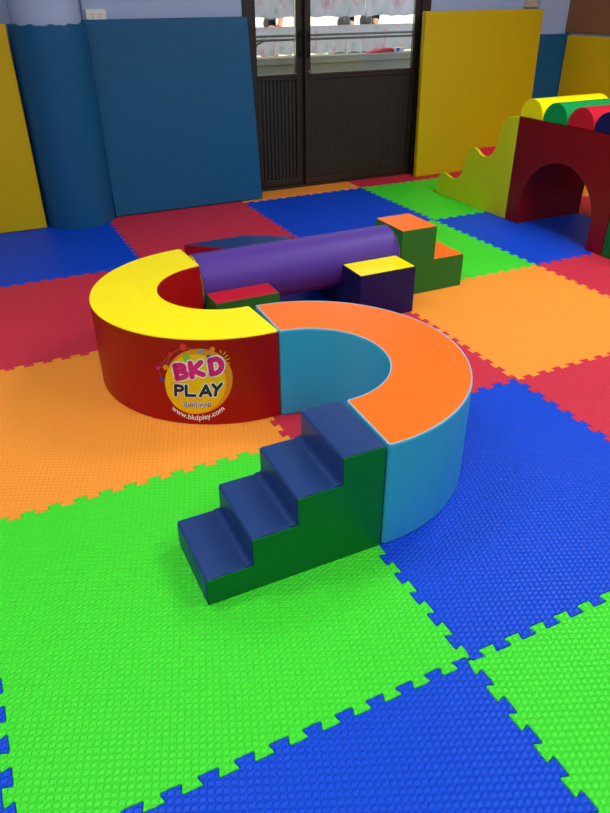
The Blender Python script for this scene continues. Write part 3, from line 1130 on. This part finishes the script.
for row, (ztop, hh) in enumerate(((1.072, 0.222), (1.46, 0.318))):
    line = tag(obj('hanging_string', tube(bmesh.new(), (0.9, SY, ztop + 0.002), (4.3, SY, ztop + 0.002), 0.002, 6), MT['white']),
               ('string holding the lower row of printed sheets outside', 'string holding the upper row of printed sheets outside')[row], 'string')
    for k in range(11):
        x = 1.53 + (k + 0.5) * 0.1815 + row * 0.02
        o = obj('hanging_sheet', sheet_mesh(0.181, hh, k + row * 31), PAPER[(k * 3 + row) % 4])
        o.location = (x, SY - 0.001, ztop + 0.002)
        tag(o, 'pale printed paper sheet outside the door glass, %s from the left in the %s row' % (NTH[k], ('lower', 'upper')[row]),
            'paper sheet', ('lower row of hanging sheets', 'upper row of hanging sheets')[row])

# things lying on the parapet
t = tag(obj('folded_cloth', prism(bmesh.new(), rounded([(2.72, .856), (2.76, .862), (2.93, .888), (2.99, .889), (3.0, .856)], 0.006, 3), 5.2, 5.29, 'y', 0.004, 2), MT['cloth_red']),
        'red folded cloth lying on the veranda parapet', 'cloth')
t = thing('small_box', 'small white and dark blue box beside the red cloth on the parapet', 'box', (3.06, 5.24, 0.855))
obj('box_body', box(bmesh.new(), -0.045, 0.045, -0.03, 0.03, 0, 0.036, 0.003), MT['cloth_white'], t)
obj('box_label', box(bmesh.new(), -0.03, -0.002, -0.0315, -0.0295, 0.006, 0.034), MT['cloth_blue'], t)

# people seated far off in the courtyard, only their heads and shoulders seen between the rows
def person(label, loc, rz, shirt, sleeve=None, arm_up=False, lean=0.0):
    t = thing('person', label, 'person', loc, rz)
    t.scale = (1.25, 1.25, 1.25)
    J = {'pelvis': (0, 0, .11), 'chest': (lean * .5, 0, .40), 'neck': (lean * .8, 0, .56), 'chin': (lean, -0.01, .62), 'head': (lean, -0.005, .72),
         'shL': (-.15, 0, .50), 'elL': (-.20, -.12, .30), 'haL': (-.12, -.30, .20),
         'shR': (.15, 0, .50), 'elR': (.20, -.12, .30), 'haR': (.12, -.30, .20),
         'hipL': (-.09, -.02, .10), 'knL': (-.26, -.36, .12), 'ftL': (-.02, -.42, .06),
         'hipR': (.09, -.02, .10), 'knR': (.26, -.36, .12), 'ftR': (.02, -.34, .06)}
    if arm_up:
        J['elR'] = (.22, -.05, .72); J['haR'] = (.28, -.08, .98)
    rad = {'pelvis': .13, 'chest': .125, 'neck': .05, 'chin': .07, 'head': .098, 'shL': .06, 'elL': .042, 'haL': .032, 'shR': .06, 'elR': .042, 'haR': .032,
           'hipL': .085, 'knL': .062, 'ftL': .045, 'hipR': .085, 'knR': .062, 'ftR': .045}
    E = [('pelvis', 'chest'), ('chest', 'neck'), ('neck', 'chin'), ('chin', 'head'), ('chest', 'shL'), ('shL', 'elL'), ('elL', 'haL'), ('chest', 'shR'), ('shR', 'elR'), ('elR', 'haR'),
         ('pelvis', 'hipL'), ('hipL', 'knL'), ('knL', 'ftL'), ('pelvis', 'hipR'), ('hipR', 'knR'), ('knR', 'ftR')]
    def skin(names, edges, grow, name, mat):
        me = bpy.data.meshes.new(name)
        idx = {k: i for i, k in enumerate(names)}
        me.from_pydata([J[k] for k in names], [(idx[a], idx[b]) for a, b in edges], [])
        o = bpy.data.objects.new(name, me)
        COL.objects.link(o)
        md = o.modifiers.new('skin', 'SKIN')
        if not me.skin_vertices:
            me.skin_vertices.new(name='')
        for k, i in idx.items():
            me.skin_vertices[0].data[i].radius = (rad[k] + grow, rad[k] * (0.8 if k in ('chest', 'pelvis') else 1) + grow)
        me.skin_vertices[0].data[0].use_root = True
        s = o.modifiers.new('sub', 'SUBSURF')
        s.levels = s.render_levels = 2
        dg = bpy.context.evaluated_depsgraph_get()
        m2 = bpy.data.meshes.new_from_object(o.evaluated_get(dg))
        bpy.data.objects.remove(o)
        m2.name = name
        m2.materials.clear()
        m2.materials.append(mat)
        smooth(m2, 80)
        o = bpy.data.objects.new(name, m2)
        COL.objects.link(o)
        o.parent = t
        return o
    skin(list(J), E, 0.0, 'body', MT['skin'])
    skin(['pelvis', 'chest', 'shL', 'elL', 'shR', 'elR'], [('pelvis', 'chest'), ('chest', 'shL'), ('shL', 'elL'), ('chest', 'shR'), ('shR', 'elR')], 0.018, 'shirt', shirt)
    skin(['pelvis', 'hipL', 'knL', 'hipR', 'knR'], [('pelvis', 'hipL'), ('hipL', 'knL'), ('pelvis', 'hipR'), ('hipR', 'knR')], 0.016, 'trousers', MT['cloth_dark'])
    bm = bmesh.new()
    bmesh.ops.create_uvsphere(bm, u_segments=20, v_segments=14, radius=0.112)
    hx, hy, hz = J['head']
    bmesh.ops.delete(bm, geom=[v for v in bm.verts if v.co.y < -0.055 and v.co.z < 0.045], context='VERTS')
    for v_ in bm.verts:
        v_.co = (v_.co.x * 0.95 + hx, v_.co.y * 1.05 + hy + 0.006, v_.co.z * 1.1 + hz + 0.012 - (0.03 if v_.co.z < -0.05 else 0))
    obj('hair', bm, MT['hair'], t)
    return t
person('person in a red top seated in the courtyard, one arm raised', (5.15, 13.2, -0.1), 0.5, MT['cloth_red'], None, True, 0.04)
person('person with black hair seated facing away, left of the pair', (6.49, 12.6, -0.1), 2.6, MT['cloth_dark'])
person('person in white with face turned this way beside the dark-haired one', (7.73, 14.6, -0.1), 0.5, MT['cloth_white'])
person('person with black hair in dark clothes seated facing away on the right', (7.45, 13.4, -0.1), 2.9, MT['cloth_dark'])
person('person in white seated at the far right of the group', (9.10, 15.8, -0.1), 0.3, MT['cloth_white'])
